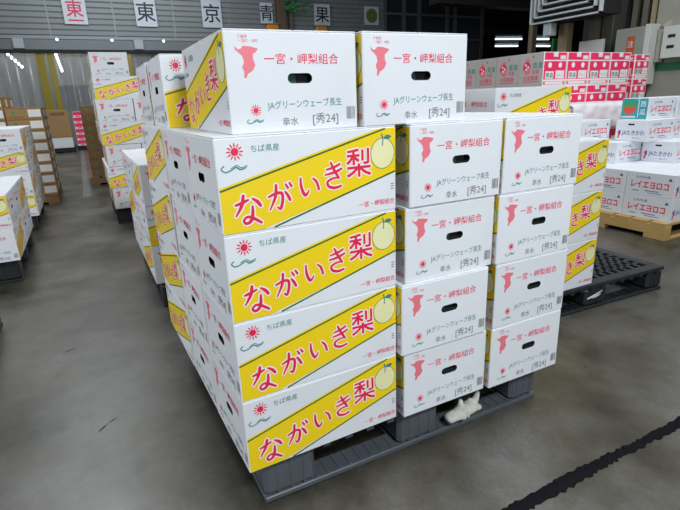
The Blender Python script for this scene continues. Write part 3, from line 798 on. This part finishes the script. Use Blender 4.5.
# strings of small lamps in the room beyond, seen through the plastic
for (ua, va, ub, vb, n, la) in ((54.5, 51, 62, 71, 7, 'right of the yellow strips'), (4, 51, 22, 67, 6, 'left of the yellow strips')):
    def ony(u, v, y):
        d = F+R2*((u-340)/492.33)+U2*((255-v)/492.33); return CAM+d*((y-CAM.y)/d.y)
    p0, p1 = ony(ua, va, 16.6), ony(ub, vb, 18.9); t = empty('lamp_string', p0)
    b = MB(); b.tube(Vector((0, 0, .07)), p1-p0+Vector((0, 0, .07)), .012, 'bracket', 6); b.build('cable', t)
    for i in range(n):
        c = (p1-p0)*(i/(n-1)); b = MB(); b.tube(c+Vector((0, 0, .055)), c, .03, 'lamp', 10, .045); b.tube(c, c-Vector((0, 0, .04)), .045, 'lamp', 10, .02); b.build('lamp', t)
    tag(t, 'string of small white lamps seen through the curtain, '+la, 'lamp')
# dark bins seen dimly through the curtain
for i, x in enumerate((-.45, .0, .45)):
    b = MB(); b.box(x-.2, x+.2, 17.2, 17.6, 0, 1.05, 'cabinet', .01); b.box(x-.2, x+.2, 17.2, 17.6, 1.053, 1.75, 'navy', .02); b.box(x-.21, x+.21, 17.19, 17.61, 1.70, 1.78, 'black')
    tag(b.build('storage_bin'), 'dark storage bin behind the plastic curtain, %s of three' % ('left', 'middle', 'right')[i], 'bin', 'bins behind the curtain')

def hanging_sign(xc, zc, wd, h, txt, m, label, size, dz=0):
    t = empty('hanging_sign', (xc, YB-.12, zc))
    b = MB(); b.box(-wd/2, wd/2, 0, .03, -h/2, h/2, 'signwhite', .004); b.build('panel', t)
    b = MB(); f = Face(b, (0, 0, 0), (1, 0, 0), (0, 0, 1))
    for ch, yy, s_ in txt: f.text(ch, m, 0, yy, s_, .014, .003)
    b.build('lettering', t)
    return tag(t, label, 'sign', 'character signs along the wall')
hanging_sign(.155, 3.86, .60, .98, (('東', -.09, .46), ('一', -.40, .42)), 'melonred', 'white sign with red 東一 on the slatted wall, leftmost', .6)
hanging_sign(2.05, 3.75, .60, .78, (('東', 0, .56),), 'ink', 'white sign with black 東 on the slatted wall above the tall column', .6)
hanging_sign(4.02, 3.78, .62, .80, (('京', 0, .56),), 'ink', 'white sign with black 京 on the slatted wall', .6)
hanging_sign(5.83, 3.86, .42, .62, (('青', 0, .50),), 'ink', 'narrow white sign with black 青 left of the brown post', .5)
hanging_sign(7.86, 3.88, .60, .68, (('果', 0, .54),), 'ink', 'white sign with black 果 right of the brown post', .54)
es = empty('emblem_sign', (9.85, YB-.12, 3.92)); b = MB(); b.box(-.30, .30, 0, .03, -.31, .31, 'signwhite', .004); b.build('panel', es)
b = MB(); f = Face(b, (0, 0, 0), (1, 0, 0), (0, 0, 1)); f.put(circle2d(.24, 28), 'gold', 0, 0, .002); f.put(circle2d(.17, 6), 'foliage', 0, 0, .003); f.put(circle2d(.08, 12), 'gold', 0, 0, .004); b.build('emblem', es)
tag(es, 'small white sign with round olive green emblem, rightmost on the wall', 'sign')
# garland on the post and orange caps below the signs
gl = empty('garland', (6.75, YB-.45, 4.15)); b = MB(); rr = random.Random(4)
for i in range(60):
    c = Vector((rr.uniform(-.35, .55), rr.uniform(-.08, .08), rr.uniform(-.28, .35))); a = rr.uniform(0, 6.28); d = Vector((math.cos(a), rr.uniform(-.5, .5), math.sin(a)))*.09; e_ = Vector((-d.z, 0, d.x))*.35
    b.add([c-d, c+e_, c+d, c-e_], [(0, 1, 2, 3)], 'foliage')
b.build('leaves', gl); b = MB(); b.tube((-.3, 0, .3), (.4, 0, -.1), .012, 'foliage'); b.build('stem', gl)
tag(gl, 'green leafy garland hanging by the brown post', 'decoration')
for x, z_, la in ((5.95, 3.44, 'left'), (7.72, 3.43, 'right')):  # plain orange ornament blocks, no lamp inside
    t = empty('orange_fitting', (x, YB-.16-.102, z_)); b = MB(); b.box(-.2, .2, -.1, .1, -.16, .06, 'orange', .03); b.build('fitting_cover', t); b = MB(); b.box(-.22, .22, -.11, .15, .062, .09, 'tan', .005); b.build('bracket', t)
    tag(t, 'orange fitting on the slatted wall, %s of the brown post' % la, 'lamp')
for i, (x, la) in enumerate(((-1.37, 'leftmost'), (1.72, 'second from left'), (4.9, 'third from left'))):
    b = MB(); b.box(x-.13, x+.13, YB-.19, YB-.102, 2.72, 2.98, 'bracket', .01); tag(b.build('beam_bracket'), 'pale bracket on the beam below the slatted wall, %s' % la, 'bracket', 'brackets on the beam')
for i, (x, la) in enumerate(((-.42, 'above the yellow strips'), (1.0, 'left of the middle bracket'), (2.45, 'right of the middle bracket'))):  # added glowing discs standing for light glints on the beam
    t = empty('beam_glint', (x, YB-.11, 2.96)); b = MB(); b.tube((0, 0, 0), (0, -.05, 0), .04, 'bracket', 14); b.build('housing', t)
    b = MB(); b.tube((0, -.051, 0), (0, -.06, 0), .032, 'lamp', 14); b.build('lens', t); tag(t, 'small round white light glint on the beam, %s' % la, 'lamp', 'light glints on the beam')

# far fluorescent battens, upper middle
def batten(a, b_, la):
    a, b_ = Vector(a), Vector(b_); t = empty('batten_lamp', a)
    q = MB(); q.tube((0, 0, 0), b_-a, .035, 'tube', 10); q.build('tube', t)
    up = Vector((0, 0, .13)); q = MB(); q.tube(up, b_-a+up, .06, 'bracket', 6); q.build('housing', t)
    tag(t, 'far fluorescent batten in the dark hall, '+la, 'lamp', 'far fluorescent battens')
batten((16.9, 17.0, 3.38), (17.96, 16.45, 3.34), 'upper middle one')
batten((16.84, 16.92, 3.08), (17.75, 16.46, 3.05), 'lower middle one')
batten((18.48, 16.19, 3.31), (19.04, 15.90, 3.29), 'upper right one')
batten((18.23, 16.21, 3.03), (19.02, 15.80, 2.99), 'lower right one')
batten((15.35, 17.7, 3.14), (16.32, 17.19, 3.11), 'left one above the pale cartons')

# ================================================================== right wall fittings
t = empty('wall_cabinet', (WX-.02, 4.03, 1.12)); b = MB(); b.box(-.25, 0, -.22, .22, 0, .80, 'cabinet', .008); b.build('body', t)
b = MB(); b.box(-.268, -.252, -.21, .21, .01, .79, 'cabinet', .004); d = b.build('door', t)
b = MB(); b.box(-.272, -.269, -.10, .02, .30, .68, 'notice'); q = b.build('notice_plate', d); q['label'] = 'red notice plate with pale characters'
b = MB(); f = Face(b, (-.273, .02, .30), (0, -1, 0), (0, 0, 1)); f.text('注', 'label', .06, .27, .10, .01, .001); f.text('意', 'label', .06, .12, .10, .01, .001); b.build('notice_lettering', d)
b = MB(); b.box(-.254, -.02, -.30, -.223, .0, .82, 'cabwhite', .004); b.build('side_panel', t)
tag(t, 'grey wall cabinet with red notice on the door behind the pink pile', 'cabinet')
t = empty('switch_box', (WX-.001, 3.30, 1.46)); b = MB(); b.box(-.18, 0, -.32, .30, 0, .42, 'cabwhite', .008); b.build('body', t)
for zz in (.13, .27):
    b = MB(); b.box(-.186, -.181, .12, .22, zz, zz+.04, 'black'); b.build('slot', t)
tag(t, 'white switch box on the concrete pier at the right edge', 'box')
b = MB(); b.tube((WX-.07, 3.68, 1.42), (WX-.07, 3.68, 1.86), .06, 'concrete', 14); b.tube((WX-.07, 3.68, 1.86), (WX+.05, 3.64, 1.95), .06, 'concrete', 14); tag(b.build('conduit_pipe'), 'grey pipe beside the white switch box on the concrete pier', 'pipe')
b = MB(); b.box(7.30, 7.36, 4.52, 4.95, 1.2, 1.83, 'cabwhite', .004); b.box(7.28, 7.38, 4.50, 4.54, 0, 1.2, 'cabwhite'); b.box(7.28, 7.38, 4.91, 4.95, 0, 1.2, 'cabwhite'); tag(b.build('notice_board'), 'white board standing behind the pink cartons', 'board')
b = MB(); b.box(7.2, 7.34, 5.12, 5.30, 0, 2.14, 'tan', .006); tag(b.build('storage_locker'), 'tall tan locker post left of the white board', 'locker')
t = empty('guide_sign', (7.8, 5.9, 1.55)); b = MB(); b.box(0, .22, 0, .05, .1, .45, 'signgreen', .006); b.build('panel', t); b = MB(); b.box(.09, .13, .055, .09, -1.55, .45, 'pipe'); b.build('post', t)
tag(t, 'green sign panel in the dark recess left of the tan locker', 'sign')
# square louvred air grille hung from the roof
t = empty('air_grille', (6.7, 4.18, 2.13)); w_ = 1.30; b = MB(); b.box(.07, .45, -.01, w_+.01, 0, w_, 'black'); b.build('housing', t)
for i in range(7):
    o_ = .085*i; b = MB(); r_ = .011
    y0, y1, z0, z1 = o_, w_-o_, o_, w_-o_; xo = -.01*i
    for q in ((y0, y1, z0, z0+2*r_), (y0, y1, z1-2*r_, z1), (y0, y0+2*r_, z0, z1), (y1-2*r_, y1, z0, z1)): b.box(xo, xo+.12, q[0], q[1], q[2], q[3], 'louver')
    b.build('louver_ring', t)
b = MB(); b.box(.2, .4, w_*.42, w_*.58, w_+.001, 6.19-2.13, 'pipe'); b.build('duct', t)
b = MB(); b.box(.05, .2, w_-.40, w_-.25, -.20, -.005, 'bracket', .01); b.build('sensor_box', t)
tag(t, 'white square air grille with concentric louvres hanging at the top right', 'vent')

# ================================================================== glove in the pallet opening
def glove(loc, rz):
    me = bpy.data.meshes.new('work_glove'); P = []; E_ = []; Rd = []
    def chain(pts, start=None):
        last = start
        for (x, y, z, r) in pts:
            P.append((x, y, z)); Rd.append(r); k = len(P)-1
            if last is not None: E_.append((last, k))
            last = k
        return last
    chain([(.0, 0, .018, .024), (.030, .0, .020, .027), (.062, .002, .024, .026)])
    chain([(.085, .004, .036, .015), (.096, .004, .058, .011), (.104, .002, .074, .008)], 2)
    chain([(.088, -.012, .026, .014), (.104, -.014, .024, .010)], 2)
    chain([(.072, .012, .040, .012), (.070, .016, .052, .009)], 2)
    chain([(-.022, -.004, .016, .020), (-.042, -.004, .014, .017)], 0)
    chain([(.026, .008, .042, .013), (.034, .010, .056, .010), (.018, .010, .060, .008)], 1)
    me.from_pydata(P, E_, []); me.update()
    o = bpy.data.objects.new('work_glove', me); COL.objects.link(o); o.location = loc; o.rotation_euler.z = rz
    sk = o.modifiers.new('skin', 'SKIN'); sk.use_smooth_shade = True
    sub = o.modifiers.new('subdivide', 'SUBSURF'); sub.levels = 2; sub.render_levels = 2
    for i, v in enumerate(me.skin_vertices[0].data): v.radius = (Rd[i], Rd[i]*.8); v.use_root = (i == 0)
    rm = o.modifiers.new('blend', 'REMESH'); rm.mode = 'VOXEL'; rm.voxel_size = .0035; rm.use_smooth_shade = True
    sm_ = o.modifiers.new('soften', 'SMOOTH'); sm_.iterations = 4; sm_.factor = .5
    tex = bpy.data.textures.new('crease', 'CLOUDS'); tex.noise_scale = .025
    dp = o.modifiers.new('crease', 'DISPLACE'); dp.texture = tex; dp.strength = .010; dp.mid_level = .5
    me.materials.append(M['cotton'])
    return tag(o, 'crumpled white work glove lying in the opening of the near grey pallet', 'glove')
glove((.715, .035, .036), 0)
